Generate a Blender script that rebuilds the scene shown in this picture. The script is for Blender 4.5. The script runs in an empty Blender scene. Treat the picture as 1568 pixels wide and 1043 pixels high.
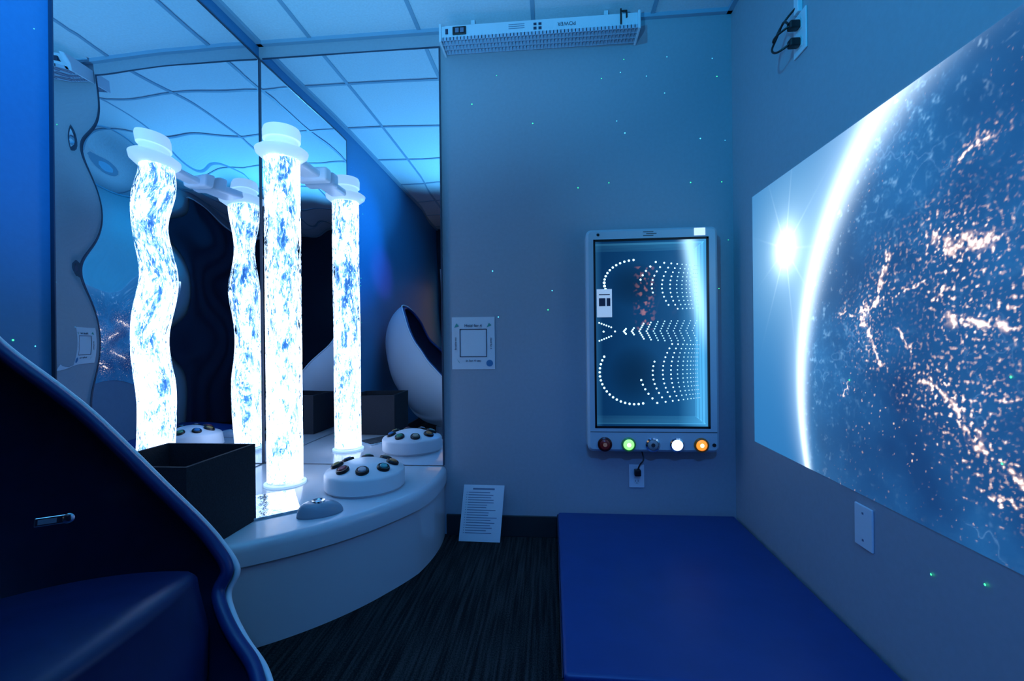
import bpy, bmesh, math, random
from mathutils import Vector, Matrix, noise
random.seed(7)
sc = bpy.context.scene
COL = sc.collection
sc.view_settings.view_transform = 'Standard'
sc.view_settings.look = 'None'

# ------------------------------------------------------------------ helpers
def mat(name, col, rough=0.5, metal=0.0, emis=None, es=0.0, spec=0.5, noise_scale=None, noise_amt=0.15, bump=0.0, coat=0.0):
    m = bpy.data.materials.new(name); m.use_nodes = True
    nt = m.node_tree; b = nt.nodes['Principled BSDF']
    b.inputs['Base Color'].default_value = (*col, 1)
    b.inputs['Roughness'].default_value = rough
    b.inputs['Metallic'].default_value = metal
    b.inputs['Specular IOR Level'].default_value = spec
    b.inputs['Coat Weight'].default_value = coat
    if emis is not None:
        b.inputs['Emission Color'].default_value = (*emis, 1)
        b.inputs['Emission Strength'].default_value = es
    if noise_scale:
        tc = nt.nodes.new('ShaderNodeTexCoord')
        n = nt.nodes.new('ShaderNodeTexNoise'); n.inputs['Scale'].default_value = noise_scale
        n.inputs['Detail'].default_value = 4
        nt.links.new(tc.outputs['Object'], n.inputs['Vector'])
        r = nt.nodes.new('ShaderNodeValToRGB')
        r.color_ramp.elements[0].color = (*[c*(1-noise_amt) for c in col], 1)
        r.color_ramp.elements[1].color = (*[min(1, c*(1+noise_amt)) for c in col], 1)
        r.color_ramp.elements[0].position = .3; r.color_ramp.elements[1].position = .7
        nt.links.new(n.outputs['Fac'], r.inputs['Fac'])
        nt.links.new(r.outputs['Color'], b.inputs['Base Color'])
        if bump:
            bp = nt.nodes.new('ShaderNodeBump'); bp.inputs['Strength'].default_value = bump
            bp.inputs['Distance'].default_value = 0.004
            nt.links.new(n.outputs['Fac'], bp.inputs['Height'])
            nt.links.new(bp.outputs['Normal'], b.inputs['Normal'])
    return m

def empty(name, loc=(0, 0, 0)):
    e = bpy.data.objects.new(name, None); e.empty_display_size = .1
    COL.objects.link(e); e.location = loc
    return e

def mesh(name, verts, faces, m, parent=None, smooth=False, bevel=0, bseg=3, mats=None, fmi=None):
    me = bpy.data.meshes.new(name); me.from_pydata([tuple(v) for v in verts], [], faces); me.update()
    bm = bmesh.new(); bm.from_mesh(me)
    bmesh.ops.recalc_face_normals(bm, faces=bm.faces); bm.to_mesh(me); bm.free()
    for mm in (mats or [m]): me.materials.append(mm)
    if fmi:
        for i, p in enumerate(me.polygons): p.material_index = fmi[i]
    if smooth:
        for p in me.polygons: p.use_smooth = True
    o = bpy.data.objects.new(name, me); COL.objects.link(o)
    if parent: o.parent = parent; o.matrix_parent_inverse = Matrix.Translation(parent.location).inverted()
    if bevel:
        b = o.modifiers.new('Bevel', 'BEVEL'); b.width = bevel; b.segments = bseg; b.limit_method = 'ANGLE'
        for p in me.polygons: p.use_smooth = True
        w = o.modifiers.new('WN', 'WEIGHTED_NORMAL'); w.keep_sharp = False
    return o

BF = [(0,3,2,1),(4,5,6,7),(0,1,5,4),(1,2,6,5),(2,3,7,6),(3,0,4,7)]
def bverts(x0,x1,y0,y1,z0,z1):
    return [(x0,y0,z0),(x1,y0,z0),(x1,y1,z0),(x0,y1,z0),(x0,y0,z1),(x1,y0,z1),(x1,y1,z1),(x0,y1,z1)]
def box(name,x0,x1,y0,y1,z0,z1,m,parent=None,bevel=0,bseg=3):
    return mesh(name,bverts(x0,x1,y0,y1,z0,z1),BF,m,parent,bevel=bevel,bseg=bseg)
def boxes(name, lst, m, parent=None, bevel=0):
    V=[];F=[]
    for b in lst:
        o=len(V); V+=bverts(*b); F+=[tuple(i+o for i in f) for f in BF]
    return mesh(name,V,F,m,parent,bevel=bevel)

def lathe(name, prof, m, loc=(0,0,0), parent=None, seg=64, smooth=True, M=None):
    V=[];F=[]
    M = M or Matrix.Translation(loc)
    rows=[]
    for r,z in prof:
        if r < 1e-6:
            V.append(M@Vector((0,0,z))); rows.append([len(V)-1])
        else:
            row=[]
            for i in range(seg):
                a=2*math.pi*i/seg
                V.append(M@Vector((r*math.cos(a), r*math.sin(a), z))); row.append(len(V)-1)
            rows.append(row)
    for a,b in zip(rows[:-1],rows[1:]):
        for i in range(seg):
            j=(i+1)%seg
            if len(a)==1 and len(b)==1: continue
            if len(a)==1: F.append((a[0],b[i],b[j]))
            elif len(b)==1: F.append((a[i],b[0],a[j]))
            else: F.append((a[i],b[i],b[j],a[j]))
    o=mesh(name,V,F,m,parent,smooth=smooth)
    if smooth:
        es=o.modifiers.new('ES','EDGE_SPLIT'); es.split_angle=math.radians(40)
    return o

def curve(name, pts, r, m, parent=None, cyclic=False, smooth=True):
    cu=bpy.data.curves.new(name,'CURVE'); cu.dimensions='3D'; cu.bevel_depth=r; cu.bevel_resolution=4
    sp=cu.splines.new('NURBS' if smooth else 'POLY'); sp.points.add(len(pts)-1)
    for p,q in zip(sp.points,pts): p.co=(*q,1)
    sp.use_cyclic_u=cyclic
    if smooth: sp.order_u=3; sp.use_endpoint_u=True; sp.resolution_u=8
    cu.materials.append(m); cu.use_fill_caps=True
    o=bpy.data.objects.new(name,cu); COL.objects.link(o)
    if parent: o.parent=parent; o.matrix_parent_inverse = Matrix.Translation(parent.location).inverted()
    return o

def text(name, s, size, loc, rot, m, parent=None, align='CENTER'):
    t=bpy.data.curves.new(name,'FONT'); t.body=s; t.size=size; t.align_x=align; t.extrude=.0003
    t.materials.append(m)
    o=bpy.data.objects.new(name,t); COL.objects.link(o); o.location=loc; o.rotation_euler=rot
    if parent:
        o.parent=parent; o.matrix_parent_inverse = Matrix.Translation(parent.location).inverted()
    return o

# ------------------------------------------------------------------ dimensions (metres)
L, Rr, D, YB, H = -1.606, .924, 2.40, -1.9, 2.70
CZ = 1.034

# ------------------------------------------------------------------ materials
wallm = mat('painted_wall',(.36,.39,.45),.5,noise_scale=60,noise_amt=.03,bump=.08)
wallb = mat('blue_light_tinted_wall',(.035,.20,.40),.5,noise_scale=60,noise_amt=.03,bump=.08)  # blue light on the left wall, put into its base colour
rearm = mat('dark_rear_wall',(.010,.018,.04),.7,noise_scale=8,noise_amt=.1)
white = mat('white_plastic',(.76,.80,.86),.35)
whiteg = mat('white_gloss_vinyl',(.60,.65,.72),.22,coat=.3)
black = mat('black_plastic',(.01,.01,.013),.35)
dark = mat('dark_trim',(.02,.025,.03),.5)
chrome = mat('chrome',(.8,.82,.85),.12,metal=1)
paper = mat('paper',(.72,.76,.82),.6)
ink = mat('ink',(.03,.04,.08),.7)
greyink = mat('grey_ink',(.16,.2,.3),.7)
navy = mat('navy_upholstery',(.004,.010,.045),.45,noise_scale=25,noise_amt=.12,bump=.1)
bluev = mat('blue_vinyl',(.006,.045,.20),.42,noise_scale=9,noise_amt=.06,bump=.25)
boxm = mat('storage_fabric',(.011,.015,.026),.85,noise_scale=200,noise_amt=.35,bump=.3)
mirror = mat('acrylic_mirror',(.82,.88,.94),.0,metal=1)
mirror_edge = mat('mirror_edge',(.03,.05,.09),.3)
ceilm = mat('ceiling_tile',(.66,.74,.80),.8,noise_scale=90,noise_amt=.05,bump=.25)
gridm = mat('ceiling_tbar',(.26,.40,.52),.5)

carpet = bpy.data.materials.new('striped_carpet'); carpet.use_nodes=True
nt=carpet.node_tree; b=nt.nodes['Principled BSDF']; b.inputs['Roughness'].default_value=.95
b.inputs['Specular IOR Level'].default_value=.12
tc=nt.nodes.new('ShaderNodeTexCoord'); mp=nt.nodes.new('ShaderNodeMapping')
mp.inputs['Scale'].default_value=(95,3.2,1)
n1=nt.nodes.new('ShaderNodeTexNoise'); n1.inputs['Scale'].default_value=1; n1.inputs['Detail'].default_value=1
mp2=nt.nodes.new('ShaderNodeMapping'); mp2.inputs['Scale'].default_value=(260,160,1)
n2=nt.nodes.new('ShaderNodeTexNoise'); n2.inputs['Scale'].default_value=1; n2.inputs['Detail'].default_value=2
mx=nt.nodes.new('ShaderNodeMix'); mx.inputs['Factor'].default_value=.5
r=nt.nodes.new('ShaderNodeValToRGB')
r.color_ramp.elements[0].position=.42; r.color_ramp.elements[0].color=(.006,.007,.008,1)
r.color_ramp.elements[1].position=.62; r.color_ramp.elements[1].color=(.038,.039,.040,1)
nt.links.new(tc.outputs['Object'],mp.inputs['Vector']); nt.links.new(mp.outputs[0],n1.inputs['Vector'])
nt.links.new(tc.outputs['Object'],mp2.inputs['Vector']); nt.links.new(mp2.outputs[0],n2.inputs['Vector'])
nt.links.new(n1.outputs['Fac'],mx.inputs[2]); nt.links.new(n2.outputs['Fac'],mx.inputs[3])
nt.links.new(mx.outputs[0],r.inputs['Fac']); nt.links.new(r.outputs['Color'],b.inputs['Base Color'])
bp=nt.nodes.new('ShaderNodeBump'); bp.inputs['Strength'].default_value=.5; bp.inputs['Distance'].default_value=.004
nt.links.new(mx.outputs[0],bp.inputs['Height']); nt.links.new(bp.outputs[0],b.inputs['Normal'])

# ------------------------------------------------------------------ room shell
box('floor',L-.1,Rr+.1,YB-.1,D+.1,-.1,0,carpet)
box('ceiling',L-.1,Rr+.1,YB-.1,D+.1,H,H+.1,ceilm)
box('wall_back',L-.1,Rr+.1,D,D+.1,0,H,wallm)
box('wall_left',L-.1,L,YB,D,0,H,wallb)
box('wall_right',Rr,Rr+.1,YB,D,0,H,wallm)
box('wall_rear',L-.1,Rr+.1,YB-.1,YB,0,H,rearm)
bars=[]
for x in (-1.30,-.69,-.08,.53): bars.append((x-.010,x+.010,YB,D,H-.006,H))
y=D-.47
while y>YB: bars.append((L,Rr,y-.010,y+.010,H-.0055,H)); y-=.61
boxes('trim_ceiling_grid',bars,gridm)
boxes('trim_ceiling_edge',[(L,L+.028,YB,D,H-.02,H),(L,Rr,D-.024,D,H-.02,H),(Rr-.024,Rr,YB,D,H-.02,H)],gridm)
box('baseboard_back',-.57,Rr-.001,D-.012,D,0,.11,dark,bevel=.003)
box('baseboard_right',Rr-.012,Rr,YB,D-.013,0,.11,dark,bevel=.003)
box('baseboard_left',L,L+.012,YB,1.20,0,.11,dark,bevel=.003)

dr=empty('door_1',(-1.15,YB,0))
boxes('frame',[(-1.56,-1.50,YB,YB+.04,0,2.10),(-.70,-.64,YB,YB+.04,0,2.10),(-1.50,-.70,YB,YB+.04,2.04,2.10)],white,dr,bevel=.004)
box('leaf',-1.50,-.70,YB,YB+.025,0,2.04,mat('door_wood',(.20,.15,.11),.5,noise_scale=5),dr)
box('lit_window',-1.38,-1.10,YB+.025,YB+.03,.95,1.85,mat('corridor_glow',(.3,.2,.12),.4,emis=(1,.62,.32),es=.9),dr)
lathe('handle',[(0,0),(.025,0),(.025,.05),(0,.05)],chrome,parent=dr,M=Matrix.Translation((-.78,YB+.025,1.0))@Matrix.Rotation(-math.pi/2,4,'X'),seg=20)

# added dark curtain behind the viewer, put there to darken the mirror reflections
bc=empty('added_dark_curtain',(Rr,-.95,1.3))
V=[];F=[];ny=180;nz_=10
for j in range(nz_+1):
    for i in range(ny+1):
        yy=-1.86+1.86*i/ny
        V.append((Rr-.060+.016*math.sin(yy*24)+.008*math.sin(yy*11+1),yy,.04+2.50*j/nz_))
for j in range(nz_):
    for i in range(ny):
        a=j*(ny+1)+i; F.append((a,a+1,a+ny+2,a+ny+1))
mesh('cloth',V,F,mat('added_curtain_cloth',(.010,.020,.055),.85),bc,smooth=True)
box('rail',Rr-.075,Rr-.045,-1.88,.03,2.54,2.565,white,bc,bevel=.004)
boxes('rail_brackets',[(Rr-.06,Rr,-1.8,-1.77,2.545,2.56),(Rr-.06,Rr,-.9,-.87,2.545,2.56),(Rr-.06,Rr,-.03,0,2.545,2.56)],white,bc)

# ------------------------------------------------------------------ mirrors (slightly warped acrylic sheets)
def mirror_sheet(f, nu, nv):
    V=[];F=[]
    for j in range(nv+1):
        for i in range(nu+1): V.append(f(i/nu,j/nv))
    for j in range(nv):
        for i in range(nu):
            a=j*(nu+1)+i; F.append((a,a+1,a+nu+2,a+nu+1))
    return V,F
def bow(u,z,seed): return noise.noise(Vector((u*1.7,z*1.6,seed)))
ZM0,ZM1=.372,2.60
def sstep(a,b_,x):
    t=max(0,min(1,(x-a)/(b_-a))); return t*t*(3-2*t)
def fl(u,v):
    y=1.335+u*(2.382-1.335); z=ZM0+v*(ZM1-ZM0)
    env=.35+.65*sstep(.7,1.0,z); env*=1-.75*sstep(1.65,2.1,z)
    w=.026*math.sin(z*12.3+4.95+.6*math.sin(z*4))*env
    g=.75/(2*math.pi)*math.sin(2*math.pi*(y-1.71)/.75)
    g*=1-.45*sstep(1.9,2.2,y)
    edge=min(1,(1-u)/.12)*min(1,u/.06)
    return (L+.012+(w*g+.0026*bow(y,z,3.1))*edge, y, z)
def fb(u,v):
    x=L+.012+u*(-.585-L-.012); z=ZM0+v*(ZM1-ZM0)
    h=.0032*bow(x*.9,z,9.7)*min(1,u/.1)*min(1,(1-u)/.08)
    return (x, D-.014+h, z)
V,F=mirror_sheet(fl,80,200)
ml=empty('wall_mirror',(L,1.86,1.48)); mesh('reflective_sheet',V,F,mirror,ml,smooth=True)
boxes('edge_trim',[(L,L+.014,1.331,1.335,ZM0,ZM1+.006),(L,L+.016,1.335,2.38,ZM1,ZM1+.006)],mirror_edge,ml)
V,F=mirror_sheet(fb,60,120)
mb=empty('wall_mirror.001',(-1.1,D,1.48)); mesh('reflective_sheet',V,F,mirror,mb,smooth=True)
boxes('edge_trim',[(-.585,-.579,D-.018,D,ZM0,ZM1+.006),(L+.03,-.585,D-.018,D,ZM1,ZM1+.006),(L+.012,L+.017,D-.020,D-.014,ZM0,ZM1)],mirror_edge,mb)

# ------------------------------------------------------------------ quarter-round padded platform
PT=.367
def plat_ring(off,z,n=48):
    pts=[]
    for i in range(n+1):
        f=i/n; a=-f*math.pi/2; R=1.035+.06*min(1,f*4)+.055*max(0,f-.35)/.65+off
        pts.append((L+.003+R*math.cos(a), D-.003+R*math.sin(a), z))
    pts[0]=(pts[0][0],D-.003,z)
    return pts
pl=empty('curved_platform',(-1.1,1.9,0))
def plat_part(name, prof, m):
    V=[];F=[]; n=48
    for off,z in prof: V+=plat_ring(off,z,n)
    k=n+1
    for r_ in range(len(prof)-1):
        for i in range(n):
            a=r_*k+i; F.append((a,a+1,a+1+k,a+k))
    c0=len(V); V.append((L+.003,D-.003,prof[0][1])); V.append((L+.003,D-.003,prof[-1][1]))
    F.append(tuple([c0]+list(range(0,k)))); t=(len(prof)-1)*k
    F.append(tuple([c0+1]+list(range(t,t+k))))
    o=mesh(name,V,F,m,pl,smooth=True)
    es=o.modifiers.new('ES','EDGE_SPLIT'); es.split_angle=math.radians(50)
    return o
plat_part('base_skirt',[(-.012,0),(-.012,.285)],whiteg)
plat_part('lid',[(-.004,.285),(.0,.288),(.0,.335),(-.004,.350),(-.014,.362),(-.026,PT)],whiteg)

# ------------------------------------------------------------------ bubble tube
def tube_material(name, s1, strength, p, cols, alpha=False, seed=0):
    m=bpy.data.materials.new(name); m.use_nodes=True
    nt=m.node_tree; b=nt.nodes['Principled BSDF']
    b.inputs['Base Color'].default_value=(.05,.15,.35,1); b.inputs['Roughness'].default_value=.05
    tc=nt.nodes.new('ShaderNodeTexCoord')
    def nz(scale,sx,sz,det,rough,dist):
        mp=nt.nodes.new('ShaderNodeMapping'); mp.inputs['Scale'].default_value=(sx,sx,sz); mp.inputs['Location'].default_value=(seed,seed*2,seed)
        n=nt.nodes.new('ShaderNodeTexNoise'); n.inputs['Scale'].default_value=scale; n.inputs['Detail'].default_value=det
        n.inputs['Roughness'].default_value=rough; n.inputs['Distortion'].default_value=dist
        nt.links.new(tc.outputs['Object'],mp.inputs['Vector']); nt.links.new(mp.outputs[0],n.inputs['Vector']); return n
    na=nz(s1,1.5,.50,6,.70,.45); nb=nz(15,1.3,.55,2,.5,.2)
    m1=nt.nodes.new('ShaderNodeMath'); m1.operation='MULTIPLY_ADD'; nt.links.new(nb.outputs['Fac'],m1.inputs[0]); m1.inputs[1].default_value=.6
    nt.links.new(na.outputs['Fac'],m1.inputs[2])
    sep=nt.nodes.new('ShaderNodeSeparateXYZ'); nt.links.new(tc.outputs['Object'],sep.inputs[0])
    mr=nt.nodes.new('ShaderNodeMapRange'); mr.inputs['From Min'].default_value=.36; mr.inputs['From Max'].default_value=1.4
    mr.inputs['To Min'].default_value=.05; mr.inputs['To Max'].default_value=-.01
    nt.links.new(sep.outputs['Z'],mr.inputs['Value'])
    ad=nt.nodes.new('ShaderNodeMath'); ad.operation='ADD'; nt.links.new(m1.outputs[0],ad.inputs[0]); nt.links.new(mr.outputs[0],ad.inputs[1])
    r=nt.nodes.new('ShaderNodeValToRGB'); e=r.color_ramp.elements
    e[0].position=p[0]; e[0].color=(*cols[0],1); e[1].position=p[-1]; e[1].color=(*cols[-1],1)
    for pp,cc in zip(p[1:-1],cols[1:-1]): q=e.new(pp); q.color=(*cc,1)
    nt.links.new(ad.outputs[0],r.inputs['Fac']); nt.links.new(r.outputs['Color'],b.inputs['Emission Color'])
    b.inputs['Emission Strength'].default_value=strength
    if alpha:
        ar=nt.nodes.new('ShaderNodeMapRange'); ar.inputs['From Min'].default_value=alpha[0]; ar.inputs['From Max'].default_value=alpha[1]
        ar.inputs['To Min'].default_value=.0; ar.inputs['To Max'].default_value=.95
        nt.links.new(ad.outputs[0],ar.inputs['Value']); nt.links.new(ar.outputs[0],b.inputs['Alpha'])
    return m
W_=(.92,1.0,1.25)
core=tube_material('lit_water_core',40,2.2,(.70,.765,.83,.90),((.012,.065,.22),(.06,.22,.55),(.30,.55,.90),W_),seed=3.3)
shellm=tube_material('rising_bubbles',78,3.0,(.77,.82,.89),((.10,.34,.78),(.45,.75,1.05),W_),alpha=(.765,.85))
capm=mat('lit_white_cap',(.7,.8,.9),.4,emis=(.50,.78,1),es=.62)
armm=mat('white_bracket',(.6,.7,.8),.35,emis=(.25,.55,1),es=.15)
TX,TY,TR=-1.265,2.055,.082
bt=empty('bubble_tube',(TX,TY,PT))
lathe('water_column',[(0,PT+.02),(TR-.020,PT+.02),(TR-.020,1.90)],core,(TX,TY,0),bt,64)
lathe('bubble_layer',[(TR-.004,PT+.02),(TR-.004,1.90)],shellm,(TX,TY,0),bt,64)
lathe('base_ring',[(TR-.003,PT),(TR+.010,PT),(TR+.010,PT+.010),(TR-.003,PT+.014)],capm,(TX,TY,0),bt)
lathe('collar_flange',[(TR-.004,1.900),(TR+.004,1.903),(TR+.030,1.925),(TR+.034,1.940),(TR+.02,1.950),(TR-.004,1.950)],capm,(TX,TY,0),bt)
lathe('top_cap',[(TR-.010,1.945),(TR-.010,1.988),(TR+.000,1.990),(TR+.001,2.030),(TR-.004,2.045),(TR-.02,2.045),(TR-.022,2.03),(0,2.03)],capm,(TX,TY,0),bt)
box('support_arm',TX-.05,TX+.05,TY+TR,D-.03,1.910,1.950,armm,bt,bevel=.015)
box('arm_mount',TX-.085,TX+.085,D-.085,D-.022,1.895,1.970,armm,bt,bevel=.015)
lathe('arm_grommet',[(0,1.950),(.028,1.950),(.028,1.955),(.018,1.957),(0,1.957)],white,(TX,TY+.18,0),bt,24)

mesh('reflective_plate',[(-1.12,1.61,PT),(-.995,1.72,PT),(-1.16,1.955,PT),(-1.285,1.86,PT),  # thin mirror-like metal plate lying on the platform
     (-1.12,1.61,PT+.010),(-.995,1.72,PT+.010),(-1.16,1.955,PT+.010),(-1.285,1.86,PT+.010)],BF,
     mat('reflective_plate_metal',(.6,.72,.82),.06,metal=.9,noise_scale=30,noise_amt=.25,bump=.7),bevel=.002)

# ------------------------------------------------------------------ round button controllers
def controller(name, cx, cy, R, rotoff):
    e=empty(name,(cx,cy,PT))
    lathe('housing',[(0,PT),(R-.012,PT),(R-.010,PT+.008),(R,PT+.012),(R,PT+.072),(R-.006,PT+.082),(R*.42,PT+.118),(R*.36,PT+.121),(0,PT+.122)],white,(cx,cy,0),e,72)
    cols=[(.50,.20,.06),(.35,.30,.22),(.06,.28,.14),(.03,.18,.45),(.40,.28,.08),(.30,.04,.06),(.35,.38,.45),(.03,.28,.30)]
    slope=math.atan2(.036,R*.58-.006)
    for i,c in enumerate(cols):
        a=rotoff+i*2*math.pi/8; rr=R*.68
        z=PT+.082+.036*((R-rr)/(R*.58))
        M=Matrix.Translation((cx+rr*math.cos(a),cy+rr*math.sin(a),z-.001))@Matrix.Rotation(a,4,'Z')@Matrix.Rotation(slope,4,'Y')
        lathe('bezel_%d'%i,[(0,0),(.029,0),(.029,.008),(.026,.013),(.021,.014),(.020,.010)],black,parent=e,seg=28,M=M)
        lathe('button_%d'%i,[(.018,.009),(.018,.014),(.014,.018),(0,.019)],mat('button_col_%s_%d'%(name,i),c,.3),parent=e,seg=28,M=M)
    return e
controller('button_controller',-.865,2.035,.178,.3)
rm=empty('hand_remote',(-.905,1.70,PT))
V=[];F=[];nu,nv=32,10
cx,cy=-.905,1.70; ang=math.radians(35)
for j in range(nv+1):
    ph=j/nv*math.pi/2
    for i in range(nu):
        a=2*math.pi*i/nu
        x=.085*math.cos(a)*math.cos(ph)**.6; y=.050*math.sin(a)*math.cos(ph)**.6; z=.052*math.sin(ph)*(1-.25*math.cos(a)*math.cos(ph))
        V.append((cx+x*math.cos(ang)-y*math.sin(ang),cy+x*math.sin(ang)+y*math.cos(ang),PT+z))
for j in range(nv):
    for i in range(nu): F.append((j*nu+i,j*nu+(i+1)%nu,(j+1)*nu+(i+1)%nu,(j+1)*nu+i))
F.append(tuple(range(nu)))
mesh('shell',V,F,mat('remote_shell',(.30,.38,.48),.25),rm,smooth=True)
lathe('dial_ring',[(.012,.0),(.026,.0),(.024,.008),(.016,.009),(.012,.004)],chrome,parent=rm,seg=28,M=Matrix.Translation((cx-.005,cy-.004,PT+.047)))
lathe('dial_cap',[(.012,.0),(.011,.006),(0,.008)],white,parent=rm,seg=20,M=Matrix.Translation((cx-.005,cy-.004,PT+.047)))

# ------------------------------------------------------------------ open fabric storage box
sb=empty('storage_box',(-1.295,1.46,PT))
x0,x1,y0,y1,z0,z1,t=-1.47,-1.118,1.30,1.625,PT+.001,.655,.012
boxes('panels',[(x0,x1,y0,y1,z0,z0+t),(x0,x0+t,y0,y1,z0+t,z1),(x1-t,x1,y0,y1,z0+t,z1),(x0+t,x1-t,y0,y0+t,z0+t,z1),(x0+t,x1-t,y1-t,y1,z0+t,z1)],boxm,sb)

# ------------------------------------------------------------------ pod chair
pc=empty('egg_pod_chair',(-1.0,.58,0))
yc=.58
half=[(-1.40,.58,1.37),(-1.385,.70,1.35),(-1.33,.80,1.26),(-1.275,.862,1.145),(-1.208,.90,1.034),(-1.125,.94,.94),(-1.053,.972,.854),(-.918,1.003,.695),(-.845,1.02,.61),
      (-.795,1.025,.55),(-.753,1.018,.494),(-.761,.997,.451),(-.729,.970,.416),(-.679,.944,.376),(-.61,.91,.334),(-.54,.83,.29),(-.505,.72,.262),(-.49,.58,.25)]
def cr(pts,n):
    out=[]; P=[Vector(p) for p in pts]; m=len(P)
    for i in range(m-1):
        p0=P[max(i-1,0)];p1=P[i];p2=P[i+1];p3=P[min(i+2,m-1)]
        for k in range(n):
            t=k/n
            out.append(.5*((2*p1)+(-p0+p2)*t+(2*p0-5*p1+4*p2-p3)*t*t+(-p0+3*p1-3*p2+p3)*t**3))
    out.append(P[-1]); return out
h=cr(half,4)
rim=h+[Vector((p.x,2*yc-p.y,p.z)) for p in h[-2:0:-1]]
C=Vector((-.95,yc,.80)); nd=Vector((-.76,0,-.50)).normalized()
def bowl(name, sc_, depth, m, fwd=0, K=22):
    V=[];F=[];n=len(rim)
    for k in range(K):
        ph=k/K*math.pi/2
        for p in rim:
            q=C+(p-C)*sc_
            V.append(C+(q-C)*math.cos(ph)+nd*(depth*math.sin(ph)+fwd))
    V.append(C+nd*(depth+fwd))
    for k in range(K-1):
        for i in range(n): F.append((k*n+i,k*n+(i+1)%n,(k+1)*n+(i+1)%n,(k+1)*n+i))
    for i in range(n): F.append(((K-1)*n+i,(K-1)*n+(i+1)%n,len(V)-1))
    return mesh(name,V,F,m,pc,smooth=True)
bowl('outer_shell',1.0,.50,white)
bowl('inner_padding',.975,.44,navy,fwd=-.004)
curve('rim_piping',[tuple(C+(p-C)*1.000-nd*.006) for p in rim],.0070,white,pc,cyclic=True)
curve('rim_padding',[tuple(C+(p-C)*.958-nd*.002) for p in rim],.014,mat('rim_vinyl',(.008,.035,.17),.35),pc,cyclic=True)
V=[];F=[];n=40
def ring(s,z,dx=0):
    o=[]
    for i in range(n+1):
        a=-math.pi/2+math.pi*i/n
        o.append((-.80+dx-.40*s*math.cos(a), yc+.375*s*math.sin(a), z))
    for i in range(1,12):
        a=math.pi/2-math.pi*i/12
        o.append((-.80+dx+.07*s*math.cos(a), yc+.375*s*math.sin(a), z))
    return o
prof=[(.62,.27,.10),(.86,.34,.06),(.97,.42,.03),(1,.49,0),(.985,.52,0),(.94,.535,0),(.5,.545,0)]
for s,z,dx in prof: V+=ring(s,z,dx)
k=len(ring(1,0))
for r_ in range(len(prof)-1):
    for i in range(k): F.append((r_*k+i,r_*k+(i+1)%k,(r_+1)*k+(i+1)%k,(r_+1)*k+i))
F.append(tuple(range(k))); F.append(tuple(range((len(prof)-1)*k,len(prof)*k)))
mesh('seat_cushion',V,F,mat('seat_vinyl',(.006,.020,.10),.4,noise_scale=20,noise_amt=.1,bump=.1),pc,smooth=True)
lathe('pedestal',[(0,0),(.30,0),(.30,.015),(.08,.035),(.05,.06),(.05,.24),(0,.24)],white,(-1.05,yc,0),pc,48)
nn=Vector((.72,-.66,.2)).normalized(); tx=Vector((.66,.75,-.07)); tx=(tx-nn*tx.dot(nn)).normalized(); tz=tx.cross(nn)*-1
MP=Matrix(((tx.x,nn.x,tz.x,-1.05),(tx.y,nn.y,tz.y,.872),(tx.z,nn.z,tz.z,.665),(0,0,0,1)))
def onM(M,bb): return [M@Vector(v) for v in bverts(*bb)]
lathe('control_plate',[(0,-.02),(.010,-.02),(.010,.004),(.006,.006),(0,.006)],chrome,parent=pc,seg=20,M=MP@Matrix.Translation((.022,0,0))@Matrix.Rotation(-math.pi/2,4,'X'))
mesh('control_slot',onM(MP,(-.030,.022,-.02,.004,-.0095,.0095)),BF,chrome,pc,bevel=.003)
mesh('control_slot_inlay',onM(MP,(-.024,.004,.004,.0055,-.005,.005)),BF,greyink,pc)

# ------------------------------------------------------------------ folding floor mat
fm=empty('folding_floor_mat',(.47,1.8,0))
box('panel_a',.022,Rr-.014,1.225,D-.014,0,.138,bluev,fm,bevel=.014,bseg=4)
box('panel_b',.022,Rr-.014,.03,1.217,0,.132,bluev,fm,bevel=.014,bseg=4)
curve('seam_a',[(.020,1.23,.124),(.020,D-.02,.124)],.0025,navy,fm,smooth=False)
curve('seam_b',[(.020,.04,.118),(.020,1.21,.118)],.0025,navy,fm,smooth=False)

# ------------------------------------------------------------------ LED infinity panel
ip=empty('infinity_tunnel_panel',(.49,D,1.03))
X0,X1,Z0,Z1,YF=.175,.812,.475,1.583,2.30
framem=mat('panel_frame',(.45,.56,.64),.35)
gx0,gx1,gz0,gz1=.211,.769,.592,1.533
def rrect(x0,x1,z0,z1,r,seg=8):
    o=[]
    for cx,cz,a0 in ((x1-r,z1-r,0),(x0+r,z1-r,90),(x0+r,z0+r,180),(x1-r,z0+r,270)):
        for i in range(seg+1):
            a=math.radians(a0+90*i/seg); o.append((cx+r*math.cos(a),cz+r*math.sin(a)))
    return o
def rslab(name,x0,x1,z0,z1,r,yfront,yback,m,parent,bev=.01,hole=None):
    outer=rrect(x0,x1,z0,z1,r); n=len(outer)
    ins=rrect(x0+bev,x1-bev,z0+bev,z1-bev,max(r-bev,.002))
    V=[(x,yback,z) for x,z in outer]+[(x,yfront+bev,z) for x,z in outer]+[(x,yfront,z) for x,z in ins]
    F=[]
    for k in range(2):
        for i in range(n): F.append((k*n+i,k*n+(i+1)%n,(k+1)*n+(i+1)%n,(k+1)*n+i))
    F.append(tuple(range(n)))
    if hole:
        hh=rrect(*hole,.004)
        V+=[(x,yfront,z) for x,z in hh]+[(x,yfront+.02,z) for x,z in hh]
        for i in range(n):
            F.append((2*n+i,2*n+(i+1)%n,3*n+(i+1)%n,3*n+i)); F.append((3*n+i,3*n+(i+1)%n,4*n+(i+1)%n,4*n+i))
    else: F.append(tuple(range(2*n,3*n)))
    return mesh(name,V,F,m,parent)
rslab('frame_body',X0,X1,Z0,Z1,.028,YF,D-.001,framem,ip,bev=.012,hole=(gx0,gx1,gz0,gz1))
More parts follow.
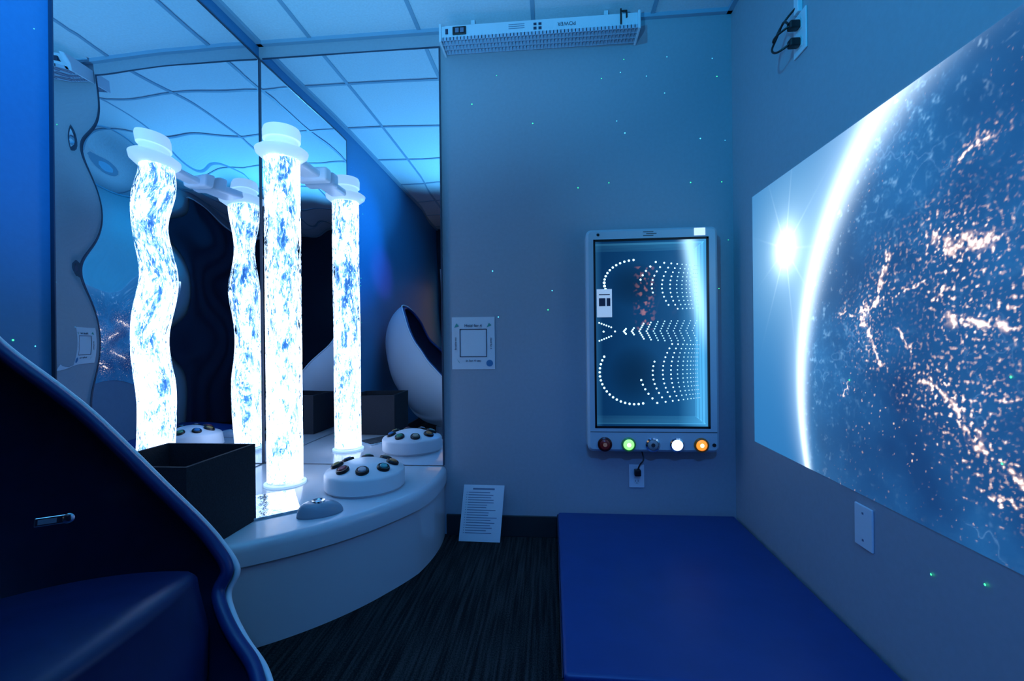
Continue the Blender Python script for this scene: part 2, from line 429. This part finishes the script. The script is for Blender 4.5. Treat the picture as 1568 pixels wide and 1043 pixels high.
boxes('black_bezel',[(gx0,gx0+.010,YF-.001,YF+.012,gz0,gz1),(gx1-.010,gx1,YF-.001,YF+.012,gz0,gz1),(gx0,gx1,YF-.001,YF+.012,gz0,gz0+.010),(gx0,gx1,YF-.001,YF+.012,gz1-.010,gz1)],black,ip)
def srgb(r,g,b_):
    f=lambda c:(c/255/12.92) if c/255<=.04045 else ((c/255+.055)/1.055)**2.4
    return Vector((f(r),f(g),f(b_)))
def attr_mat(name, es, base, rough, coat=0):
    m=bpy.data.materials.new(name); m.use_nodes=True; nt=m.node_tree; b=nt.nodes['Principled BSDF']
    b.inputs['Base Color'].default_value=(*base,1); b.inputs['Roughness'].default_value=rough; b.inputs['Coat Weight'].default_value=coat
    at=nt.nodes.new('ShaderNodeAttribute'); at.attribute_name='Col'
    nt.links.new(at.outputs['Color'],b.inputs['Emission Color']); b.inputs['Emission Strength'].default_value=es
    return m
def grid_attr(name, P, nu, nv, colf, m, parent):
    V=[];F=[];flat=[]
    for j in range(nv+1):
        for i in range(nu+1):
            u,v=i/nu,j/nv; V.append(P(u,v)); c=colf(u,v); flat+=[c[0],c[1],c[2],1.0]
    for j in range(nv):
        for i in range(nu):
            a=j*(nu+1)+i; F.append((a,a+1,a+nu+2,a+nu+1))
    me=bpy.data.meshes.new(name); me.from_pydata(V,[],F); me.update()
    ca=me.color_attributes.new('Col','FLOAT_COLOR','POINT')
    ca.data.foreach_set('color',flat)
    me.materials.append(m); o=bpy.data.objects.new(name,me); COL.objects.link(o)
    if parent: o.parent=parent; o.matrix_parent_inverse=Matrix.Translation(parent.location).inverted()
    return o
def pane(u,v):  # painted glow: receding frames, right-side wash and a reflected white streak
    c=srgb(6,50,95).lerp(srgb(20,92,150),u**1.5)
    d=abs(v-.5)*2
    s=0
    for k in range(1,8):
        ue=1-(.015+.013*k); ve=.985-.013*k
        if u<ue+.01 and abs(d-ve)<.0035: s+=.5*(1-k*.08)*(.3+.7*u)
        if abs(u-ue)<.0045 and d<ve: s+=.45
    c=c+srgb(90,190,235)*s
    if u>.74: c=c+srgb(80,175,230)*((u-.74)/.26)*.6
    if u<.06: c=c+srgb(60,140,190)*.25*(1-u/.06)
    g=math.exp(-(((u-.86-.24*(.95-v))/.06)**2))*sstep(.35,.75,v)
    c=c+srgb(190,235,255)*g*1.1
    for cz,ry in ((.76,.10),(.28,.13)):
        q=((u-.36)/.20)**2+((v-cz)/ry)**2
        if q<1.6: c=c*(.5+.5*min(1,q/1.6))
    n=noise.noise(Vector((u*22,v*40,2)))+.5*noise.noise(Vector((u*50,v*80,2)))
    if .34<u<.56 and .52<v<.86 and n>.12: c=c+srgb(190,120,100)*min(.8,(n-.12)*2.2)*(1-abs(u-.45)/.11)
    return c
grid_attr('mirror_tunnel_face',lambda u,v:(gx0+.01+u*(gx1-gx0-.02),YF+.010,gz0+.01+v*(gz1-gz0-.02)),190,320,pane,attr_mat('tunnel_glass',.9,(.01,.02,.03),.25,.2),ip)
def led(name,es): return mat(name,(.3,.5,.7),.4,emis=(.50,.86,1),es=es)
ledms=[led('led_bright',2.6),led('led_mid',1.2),led('led_far',.7)]
V=[];F=[];mi=[]
def dot(u,v,r,k=0):
    x=gx0+.01+u*(gx1-gx0-.02); z=gz0+.01+v*(gz1-gz0-.02); o=len(V)
    V.append((x,YF+.0065,z))
    for i in range(8): V.append((x+r*math.cos(i*math.pi/4),YF+.008,z+r*math.sin(i*math.pi/4)))
    for i in range(8): F.append((o,o+1+i,o+1+(i+1)%8)); mi.append(k)
# nearest loop: two C-shaped lobes, as wide dotted lines on the left
for i in range(13):
    a=math.radians(196-i*8.5); dot(.37+.29*math.cos(a),.775+.122*math.sin(a),.0056+.0014*(i<3))
for i in range(19):
    a=math.radians(150+i*7.4); dot(.35+.32*math.cos(a),.29+.172*math.sin(a),.0058)
# deeper generations: rows stay level, columns bow and crowd together to the far right
KC=11
for k in range(KC):
    t=(1-math.exp(-.20*k))/(1-math.exp(-.20*(KC-1)))
    for lobe,(cz,rz,n_) in enumerate(((.755,.128,11),(.285,.160,13))):
        rz2=rz*(1-.12*t)
        for j in range(n_+1):
            s=1-2*j/n_
            if k<3 and lobe==0 and s<.15-.5*k: continue
            if k<2 and lobe==1 and s>-.1+.5*k: continue
            bow_=(.13*(1-t)**1.4+.02)*(s*s) - .10*(1-t)**1.3
            dot(min(.945,.50+.41*t+bow_),cz+rz2*s+(-.010*t if lobe==0 else .010*t),.0050*(1-.50*t),0 if k<4 else (1 if k<8 else 2))
for row in range(9):
    off=(row-4)
    for k in range(13):
        tt=k/12
        if k<2 and off!=0: continue
        if k<4 and abs(off)>2: continue
        uu=.07+.80*tt**.82+.010*abs(off); vv=.512+off*.0030*(1+3.4*math.sin(min(1,tt*1.5)*math.pi/2))
        dot(uu,vv,.0048-.0022*tt,0 if tt<.5 else 1)
for k in range(6):
    dot(.03+.022*k,.560-.005*k,.0042); dot(.03+.022*k,.462+.005*k,.0042)
mesh('led_dots',V,F,None,ip,mats=ledms,fmi=mi)
cols=[((.10,.01,.01),.1),((.25,.8,.2),1.6),((.3,.33,.36),0),((.5,.7,1),2.2),((.9,.30,.03),1.2)]
for i,(c,es) in enumerate(cols):
    M=Matrix.Translation((.258+i*.1165,YF+.001,.512))@Matrix.Rotation(math.pi/2,4,'X')
    lathe('button_ring_%d'%i,[(.026,0),(.036,0),(.035,.008),(.027,.011),(.026,.004)],chrome if i in (2,3) else mat('ring%d'%i,tuple(.5*q for q in c),.3),parent=ip,seg=32,M=M)
    lathe('button_%d'%i,[(.026,.002),(.025,.010),(.018,.015),(0,.017)],mat('lamp%d'%i,c,.3,emis=c,es=es),parent=ip,seg=32,M=M)
    lathe('button_core_%d'%i,[(.011,.014),(.009,.019),(0,.020)],mat('core%d'%i,tuple(min(1,q+.4) for q in c) if i not in (0,2) else (.05,.04,.05),.3,emis=tuple(min(1,q+.35) for q in c),es=es*1.6),parent=ip,seg=20,M=M)
lathe('key_lock',[(0,0),(.009,0),(.009,.004),(0,.005)],black,parent=ip,seg=20,M=Matrix.Translation((.785,YF+.001,.512))@Matrix.Rotation(math.pi/2,4,'X'))
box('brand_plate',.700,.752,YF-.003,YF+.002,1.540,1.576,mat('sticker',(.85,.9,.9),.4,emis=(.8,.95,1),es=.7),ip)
lathe('screw_badge',[(0,0),(.008,0),(.007,.003),(0,.003)],black,parent=ip,seg=20,M=Matrix.Translation((.235,YF+.001,1.556))@Matrix.Rotation(math.pi/2,4,'X'))
boxes('speaker_slots',[(.455,.505,YF-.001,YF+.001,1.563,1.566),(.470,.520,YF-.001,YF+.001,1.554,1.557),(.455,.505,YF-.001,YF+.001,1.545,1.548)],dark,ip)
boxes('seam_line',[(X0+.012,X1-.012,YF-.0008,YF+.001,.572,.575)],dark,ip)
box('sign_reflection_card',.226,.300,YF-.001,YF+.004,1.145,1.285,mat('sign_reflection_glow',(.8,.85,.9),.5,emis=(.6,.8,1),es=.35),ip)  # glowing card standing in for a sign reflected in the panel glass
boxes('sign_reflection_print',[(.236,.268,YF-.0016,YF,1.20,1.24),(.274,.292,YF-.0016,YF,1.20,1.24),(.236,.29,YF-.0016,YF,1.255,1.26)],ink,ip)

# ------------------------------------------------------------------ outlets, switch, cords
def plate_back(name,x0,x1,z0,z1):
    e=empty(name,((x0+x1)/2,D,(z0+z1)/2))
    box('cover',x0,x1,D-.007,D,z0,z1,white,e,bevel=.003)
    cx=(x0+x1)/2
    for i,zc in enumerate(((z0*.72+z1*.28),(z0*.28+z1*.72))):
        lathe('socket_%d'%i,[(0,0),(.016,0),(.016,.002),(0,.002)],mat('socket_white%d'%i,(.7,.72,.75),.4),parent=e,seg=24,M=Matrix.Translation((cx,D-.0065,zc))@Matrix.Rotation(math.pi/2,4,'X'))
        boxes('slots_%d'%i,[(cx-.007,cx-.005,D-.0095,D-.008,zc-.002,zc+.008),(cx+.005,cx+.007,D-.0095,D-.008,zc-.002,zc+.008),(cx-.002,cx+.002,D-.0095,D-.008,zc-.010,zc-.006)],ink,e)
    return e
ob=plate_back('wall_outlet',.391,.467,.268,.387)
pcord=empty('power_cord',(.44,D-.02,.36))
box('plug',.414,.446,D-.040,D-.008,.335,.368,black,pcord,bevel=.005)
curve('cable',[(.430,D-.03,.365),(.435,D-.05,.40),(.46,D-.045,.42),(.455,D-.03,.45),(.445,D-.03,.485)],.0035,black,pcord)

sw=empty('blank_wall_plate',(Rr,1.44,.47))
box('cover',Rr-.007,Rr,1.402,1.480,.405,.531,white,sw,bevel=.003)
boxes('screws',[(Rr-.0085,Rr-.006,1.438,1.444,.425,.431),(Rr-.0085,Rr-.006,1.438,1.444,.505,.511)],greyink,sw)

ou=empty('wall_outlet.001',(Rr,1.76,2.15))
box('cover',Rr-.007,Rr,1.715,1.800,2.075,2.225,white,ou,bevel=.003)
boxes('sockets',[(Rr-.009,Rr-.006,1.74,1.775,2.095,2.135),(Rr-.009,Rr-.006,1.74,1.775,2.16,2.20)],mat('socket_face',(.65,.68,.7),.4),ou,bevel=.001)
uc=empty('power_cord.001',(Rr-.03,1.76,2.15))
boxes('plugs',[(Rr-.045,Rr-.009,1.742,1.773,2.10,2.130),(Rr-.045,Rr-.009,1.742,1.773,2.165,2.195)],black,uc,bevel=.006)
curve('cable_loop',[(Rr-.04,1.757,2.115),(Rr-.075,1.775,2.09),(Rr-.085,1.81,2.12),(Rr-.06,1.82,2.17),(Rr-.05,1.80,2.205),(Rr-.05,1.775,2.215),(Rr-.045,1.757,2.185)],.004,black,uc)
curve('cable_loop_b',[(Rr-.04,1.757,2.180),(Rr-.08,1.785,2.165),(Rr-.07,1.83,2.155),(Rr-.04,1.80,2.23),(Rr-.014,1.765,2.25)],.004,black,uc)
box('surface_raceway',Rr-.018,Rr,1.745,1.775,2.225,H-.021,white,uc,bevel=.003)

# ------------------------------------------------------------------ signs
sg=empty('instruction_sign',(-.417,D,1.02))
box('sheet',-.532,-.302,D-.003,D,.883,1.161,paper,sg)
sq=(-.490,-.344,.948,1.098); w=.004; yy=(D-.0045,D-.003)
boxes('square_outline',[(sq[0],sq[1],*yy,sq[2],sq[2]+w),(sq[0],sq[1],*yy,sq[3]-w,sq[3]),(sq[0],sq[0]+w,*yy,sq[2],sq[3]),(sq[1]-w,sq[1],*yy,sq[2],sq[3])],ink,sg)
text('title','Hold for 4',.022,(-.417,D-.0045,1.108),(math.pi/2,0,0),ink,sg)
text('footer','in for 4 sec',.018,(-.417,D-.0045,.923),(math.pi/2,0,0),ink,sg)
text('side_text_l','Breathe out',.014,(-.508,D-.0045,1.02),(math.pi/2,math.radians(-90),0),ink,sg)
text('side_text_r','Hold for 4',.014,(-.326,D-.0045,1.02),(math.pi/2,math.radians(90),0),ink,sg)
am=mat('arrow_green',(.05,.35,.3),.6)
V=[];F=[]
for cx,cz,dx,dz in ((-.505,1.115,1,1),(-.330,1.115,1,-1),(-.505,.925,-1,1)):
    o=len(V); V+=[(cx-.014*dx,D-.0045,cz-.010),(cx+.012,D-.0045,cz-.002*dz),(cx-.002,D-.0045,cz+.014)]; F.append((o,o+1,o+2))
mesh('arrows',V,F,am,sg)
lathe('dot_badge',[(0,0),(.018,0),(.018,.001),(0,.001)],mat('badge_blue',(.05,.2,.4),.6),parent=sg,seg=24,M=Matrix.Translation((-.330,D-.003,.915))@Matrix.Rotation(math.pi/2,4,'X'))

rs=empty('rules_sheet',(-.38,2.35,0))
p0=Vector((-.49,2.315,.002)); ux=Vector((1,-.02,0)).normalized(); uz=Vector((.02,.062,.272)).normalized(); nrm=ux.cross(uz).normalized()
M=Matrix(((ux.x,nrm.x,uz.x,p0.x),(ux.y,nrm.y,uz.y,p0.y),(ux.z,nrm.z,uz.z,p0.z),(0,0,0,1)))
def tb_(lst):
    V=[];F=[]
    for bb in lst:
        o=len(V); V+=[M@Vector(v) for v in bverts(*bb)]; F+=[tuple(i+o for i in f) for f in BF]
    return V,F
V,F=tb_([(0,.215,-.002,0,0,.280)]); mesh('laminated_page',V,F,paper,rs)
random.seed(3)
sgn=(nrm.y<0); ya,yb=((0,.0006) if sgn else (-.0026,-.002))
ln=[(.05,.165,ya,yb,.256,.264)]
z=.240
while z>.03:
    ln.append((.028,.028+random.uniform(.10,.16),ya,yb,z,z+.0035)); ln.append((.018,.022,ya,yb,z,z+.0035)); z-=.0125
V,F=tb_(ln); mesh('printed_lines',V,F,greyink,rs)

# ------------------------------------------------------------------ light bar under the ceiling
lb=empty('wall_light_fixture',(-.05,D,2.60))
fx=mat('fixture_white',(.62,.70,.78),.4)
boxes('housing',[(-.543,.438,2.275,D-.001,2.572,2.636)],fx,lb,bevel=.004)
boxes('end_caps',[(-.553,-.541,2.262,D-.001,2.550,2.640),(.436,.448,2.262,D-.001,2.550,2.640)],fx,lb,bevel=.003)
gr=[]
x=-.535
while x<.43: gr.append((x,x+.004,2.268,2.385,2.556,2.572)); x+=.018
for yy_ in (2.268,2.305,2.342,2.38): gr.append((-.54,.436,yy_,yy_+.003,2.555,2.572))
boxes('louver_grille',gr,mat('grille',(.4,.47,.60),.4),lb)
boxes('socket_block',[(-.485,-.415,2.268,2.277,2.585,2.625)],black,lb,bevel=.003)
boxes('sockets',[(-.470,-.452,2.265,2.269,2.593,2.615),(-.445,-.427,2.265,2.269,2.593,2.615)],greyink,lb)
boxes('switches',[(-.522,-.508,2.271,2.276,2.592,2.617),(-.075,-.06,2.271,2.276,2.585,2.597),(-.075,-.06,2.271,2.276,2.607,2.617),(-.05,-.035,2.271,2.276,2.607,2.617),(-.05,-.035,2.271,2.276,2.585,2.597)],ink,lb)
text('label','POWER',.026,(.09,2.273,2.612),(math.pi/2,math.pi,0),ink,lb)
boxes('fine_print',[(-.20,-.12,2.273,2.276,2.617-.01*i,2.619-.01*i) for i in range(3)],greyink,lb)
boxes('hook_bracket',[(.350,.358,2.266,2.276,2.58,2.655),(.350,.385,2.266,2.276,2.64,2.646),(.378,.385,2.266,2.276,2.61,2.646)],black,lb,bevel=.002)
boxes('ceiling_clips',[(-.40,-.38,2.33,2.36,2.636,H-.006),(.28,.30,2.33,2.36,2.636,H-.006)],fx,lb)

# ------------------------------------------------------------------ projected earth picture on right wall
PY0,PY1,PZ0,PZ1=2.176,.19,.560,1.680
segs=[((1.435,1.115),(1.415,1.03),.016),((1.41,1.03),(1.37,.955),.008),((1.341,1.253),(1.366,1.138),.013),((1.366,1.138),(1.43,1.10),.007),
      ((1.23,.922),(1.172,.912),.017),((1.172,.912),(1.12,.86),.012),((1.12,.86),(1.072,.795),.019),((1.18,1.27),(1.13,1.23),.018),((1.11,1.25),(1.03,1.23),.024),
      ((1.14,1.075),(1.08,1.06),.020),((1.08,1.06),(1.015,1.05),.018),((1.02,.76),(.97,.74),.012),((.95,.70),(.90,.66),.012),((1.05,.70),(1.0,.68),.005),
      ((1.50,.90),(1.55,.84),.003),((1.30,1.04),(1.25,1.0),.004),((1.55,1.10),(1.43,1.11),.004),((1.2,1.12),(1.15,1.15),.005),((.9,1.1),(.7,1.2),.02),((.85,.9),(.6,.8),.02),((.7,1.4),(.5,1.3),.02),
      ((1.3,1.14),(1.22,1.17),.005),((1.12,1.43),(1.02,1.46),.006),((1.06,.93),(1.0,.90),.006)]
def sdist(p,a,b_):
    ax,ay=a;bx,by=b_;dx,dy=bx-ax,by-ay
    t=max(0,min(1,((p[0]-ax)*dx+(p[1]-ay)*dy)/(dx*dx+dy*dy)))
    return math.hypot(p[0]-ax-t*dx,p[1]-ay-t*dy)
S=srgb
c_haze=S(34,118,185); c_haze2=S(115,188,232); c_dark=S(8,52,104); c_mid=S(26,92,152); c_land=S(80,150,205)
warm=S(255,205,165)
SY,SZ=1.884,1.386
def N(y,z,s,o): return noise.noise(Vector((y*s,z*s,o)))
def proj(u,v):
    y=PY0+u*(PY1-PY0); z=PZ0+v*(PZ1-PZ0)
    d=math.hypot(y-.765,z-.85); e=d-1.025
    ds=math.hypot(y-SY,z-SZ)
    top=(z-.56)/1.12
    wo=.026+.07*top; wi=.024+.06*top
    if e>0:
        c=c_haze.lerp(c_haze2,math.exp(-ds/.28))
        c=c+Vector((.70,.90,1))*math.exp(-(e/wo))*.8 + Vector((.8,.93,1))*math.exp(-(e/(wo*.45))**2)*.9
    else:
        q=-e
        n=N(y,z,3.5,1)+.5*N(y,z,8,2)+.25*N(y,z,19,3)
        n2=N(y,z,34,5)+.6*N(y,z,75,6)+.5*N(y,z,140,7)
        c=c_dark.lerp(c_mid,max(0,min(1,.45+n*.7)))
        near=math.exp(-q/.17)*(.35+.65*top)
        land=max(0,min(1,n2*1.3))*max(0,min(1,.55+n))
        c=c.lerp(c_land,min(.8,land*(near*1.4+.08)))
        c=c+Vector((.55,.8,1))*max(0,n2-.42)*near*1.6
        c=c+Vector((.8,.94,1))*math.exp(-(q/wi)**2)*1.5+Vector((.10,.34,.62))*math.exp(-q/(.10))*.7
        rg=abs(N(y,z,4,8)+.3*N(y,z,16,3)+.12*N(y,z,50,3))
        c=c+Vector((.16,.28,.42))*math.exp(-(rg/.012)**2)*max(0,min(1,.1+n*1.5))*.45
        s=0
        wob=.022*N(y,z,18,4)+.010*N(y,z,60,5); wob2=.022*N(y,z,18,14)+.010*N(y,z,60,15)
        fine=N(y,z,95,1)+.6*N(y,z,180,33)
        med=N(y,z,40,71)
        for a,b_,w_ in segs:
            dd=sdist((y+wob,z+wob2),a,b_)
            if dd<w_*7:
                s+=math.exp(-(dd/(w_*.55))**2)*1.7*max(.0,.55+fine*1.2+med*1.2)
                s+=max(0,fine-.22)*3.6*math.exp(-dd/(w_*2.2))
        dens=max(0,min(1,.15+.9*N(y,z,3.2,55)+.25*(1-min(1,q/.1))+.35*max(0,(1.35-y))))
        if q>.06: s+=max(0,fine-.62)*5.5*dens
        c=c+warm*min(s,1.5)
        if s>.7: c=c+Vector((.25,.45,.5))*min(1,s-.7)
    ang=math.atan2(z-SZ,y-SY)
    ray=0
    for k,(a0,l_) in enumerate([(0.35,.16),(1.15,.22),(1.75,.26),(2.5,.2),(3.3,.16),(4.0,.2),(4.55,.27),(5.2,.24),(5.8,.14)]):
        da=(ang-a0+math.pi)%(2*math.pi)-math.pi
        ray+=math.exp(-(da*ds/.004)**2)*math.exp(-ds/(l_*.5))
    c=c+Vector((.8,.95,1))*(1.7*math.exp(-(ds/.08)**2)+.9*math.exp(-ds/.10)+.6*ray)
    return c
pj=grid_attr('projected_earth_image',lambda u,v:(Rr-.002,PY0+u*(PY1-PY0),PZ0+v*(PZ1-PZ0)),800,450,proj,attr_mat('projection_light',.92,(.09,.12,.15),.6),None)

# ------------------------------------------------------------------ tiny laser star dots on walls
gm=mat('laser_green',(.0,.5,.1),.5,emis=(.05,1,.3),es=2.5); bm_=mat('laser_blue',(.1,.3,.8),.5,emis=(.10,.75,1),es=2.0)
V=[];F=[];mi=[]
def star(p,n,r,k):
    n=Vector(n); a=n.orthogonal().normalized(); b_=n.cross(a); o=len(V)
    for i in range(6): V.append(Vector(p)+n*.0015+(a*math.cos(i*math.pi/3)+b_*math.sin(i*math.pi/3))*r)
    F.append(tuple(range(o,o+6))); mi.append(k)
for i in range(26):
    star((random.uniform(-.5,.9),D,random.uniform(1.1,2.5)),(0,-1,0),random.uniform(.0015,.0032),random.choice((0,1)))
for i in range(20):
    star((L,random.uniform(.95,1.3),random.uniform(1.0,2.5)),(1,0,0),random.uniform(.0014,.0030),random.choice((0,0,1)))
for y_,z_ in ((1.06,.50),(1.02,.77),(1.0,.95),(.97,.35),(1.5,.9),(1.2,.45)):
    star((Rr-.003,y_,z_),(-1,0,0),.0028,0)
mesh('laser_star_dots',V,F,None,mats=[gm,bm_],fmi=mi)

# ------------------------------------------------------------------ lights
def spot(name,loc,target,energy,color,ang,r=.03,blend=1.0):
    l=bpy.data.lights.new(name,'SPOT'); l.energy=energy; l.color=color; l.spot_size=math.radians(ang); l.spot_blend=blend; l.shadow_soft_size=r
    o=bpy.data.objects.new(name,l); COL.objects.link(o); o.location=loc
    o.rotation_euler=(Vector(target)-Vector(loc)).to_track_quat('-Z','Y').to_euler(); return o
spot('ceiling_fill_light',(-.45,-.25,1.15),(-.70,.95,2.75),350,(.10,.52,1),86)  # added unseen fill that brightens the ceiling
spot('left_wall_fill_light',(.3,.1,2.35),(-1.6,1.12,1.9),240,(.0,.30,1),38)  # added unseen fill that turns the left wall bluer
spot('right_wall_fill_light',(-.9,-.8,2.3),(.92,1.3,2.3),190,(.0,.45,1),60)  # added unseen fill for the upper right wall
spot('mat_fill_light',(.2,-.6,2.4),(.45,1.6,.1),100,(.05,.28,1),60)  # added unseen fill that lifts the floor mat
spot('nebula_projector_light',(.3,-.4,1.3),(-1.6,.55,1.68),90,(.38,.16,1),16)
w=bpy.data.worlds.new('world'); sc.world=w; w.use_nodes=True
w.node_tree.nodes['Background'].inputs[0].default_value=(.02,.08,.2,1); w.node_tree.nodes['Background'].inputs[1].default_value=.3

# ------------------------------------------------------------------ camera
cam=bpy.data.cameras.new('camera'); cam.lens=16.0; cam.sensor_width=36; cam.clip_start=.02
co=bpy.data.objects.new('camera',cam); COL.objects.link(co)
co.matrix_world=Matrix.Translation((0,0,CZ))@Matrix.Rotation(math.radians(5),4,'Z')@Matrix.Rotation(math.pi/2,4,'X')@Matrix.Rotation(math.radians(-.6),4,'Z')
sc.camera=co
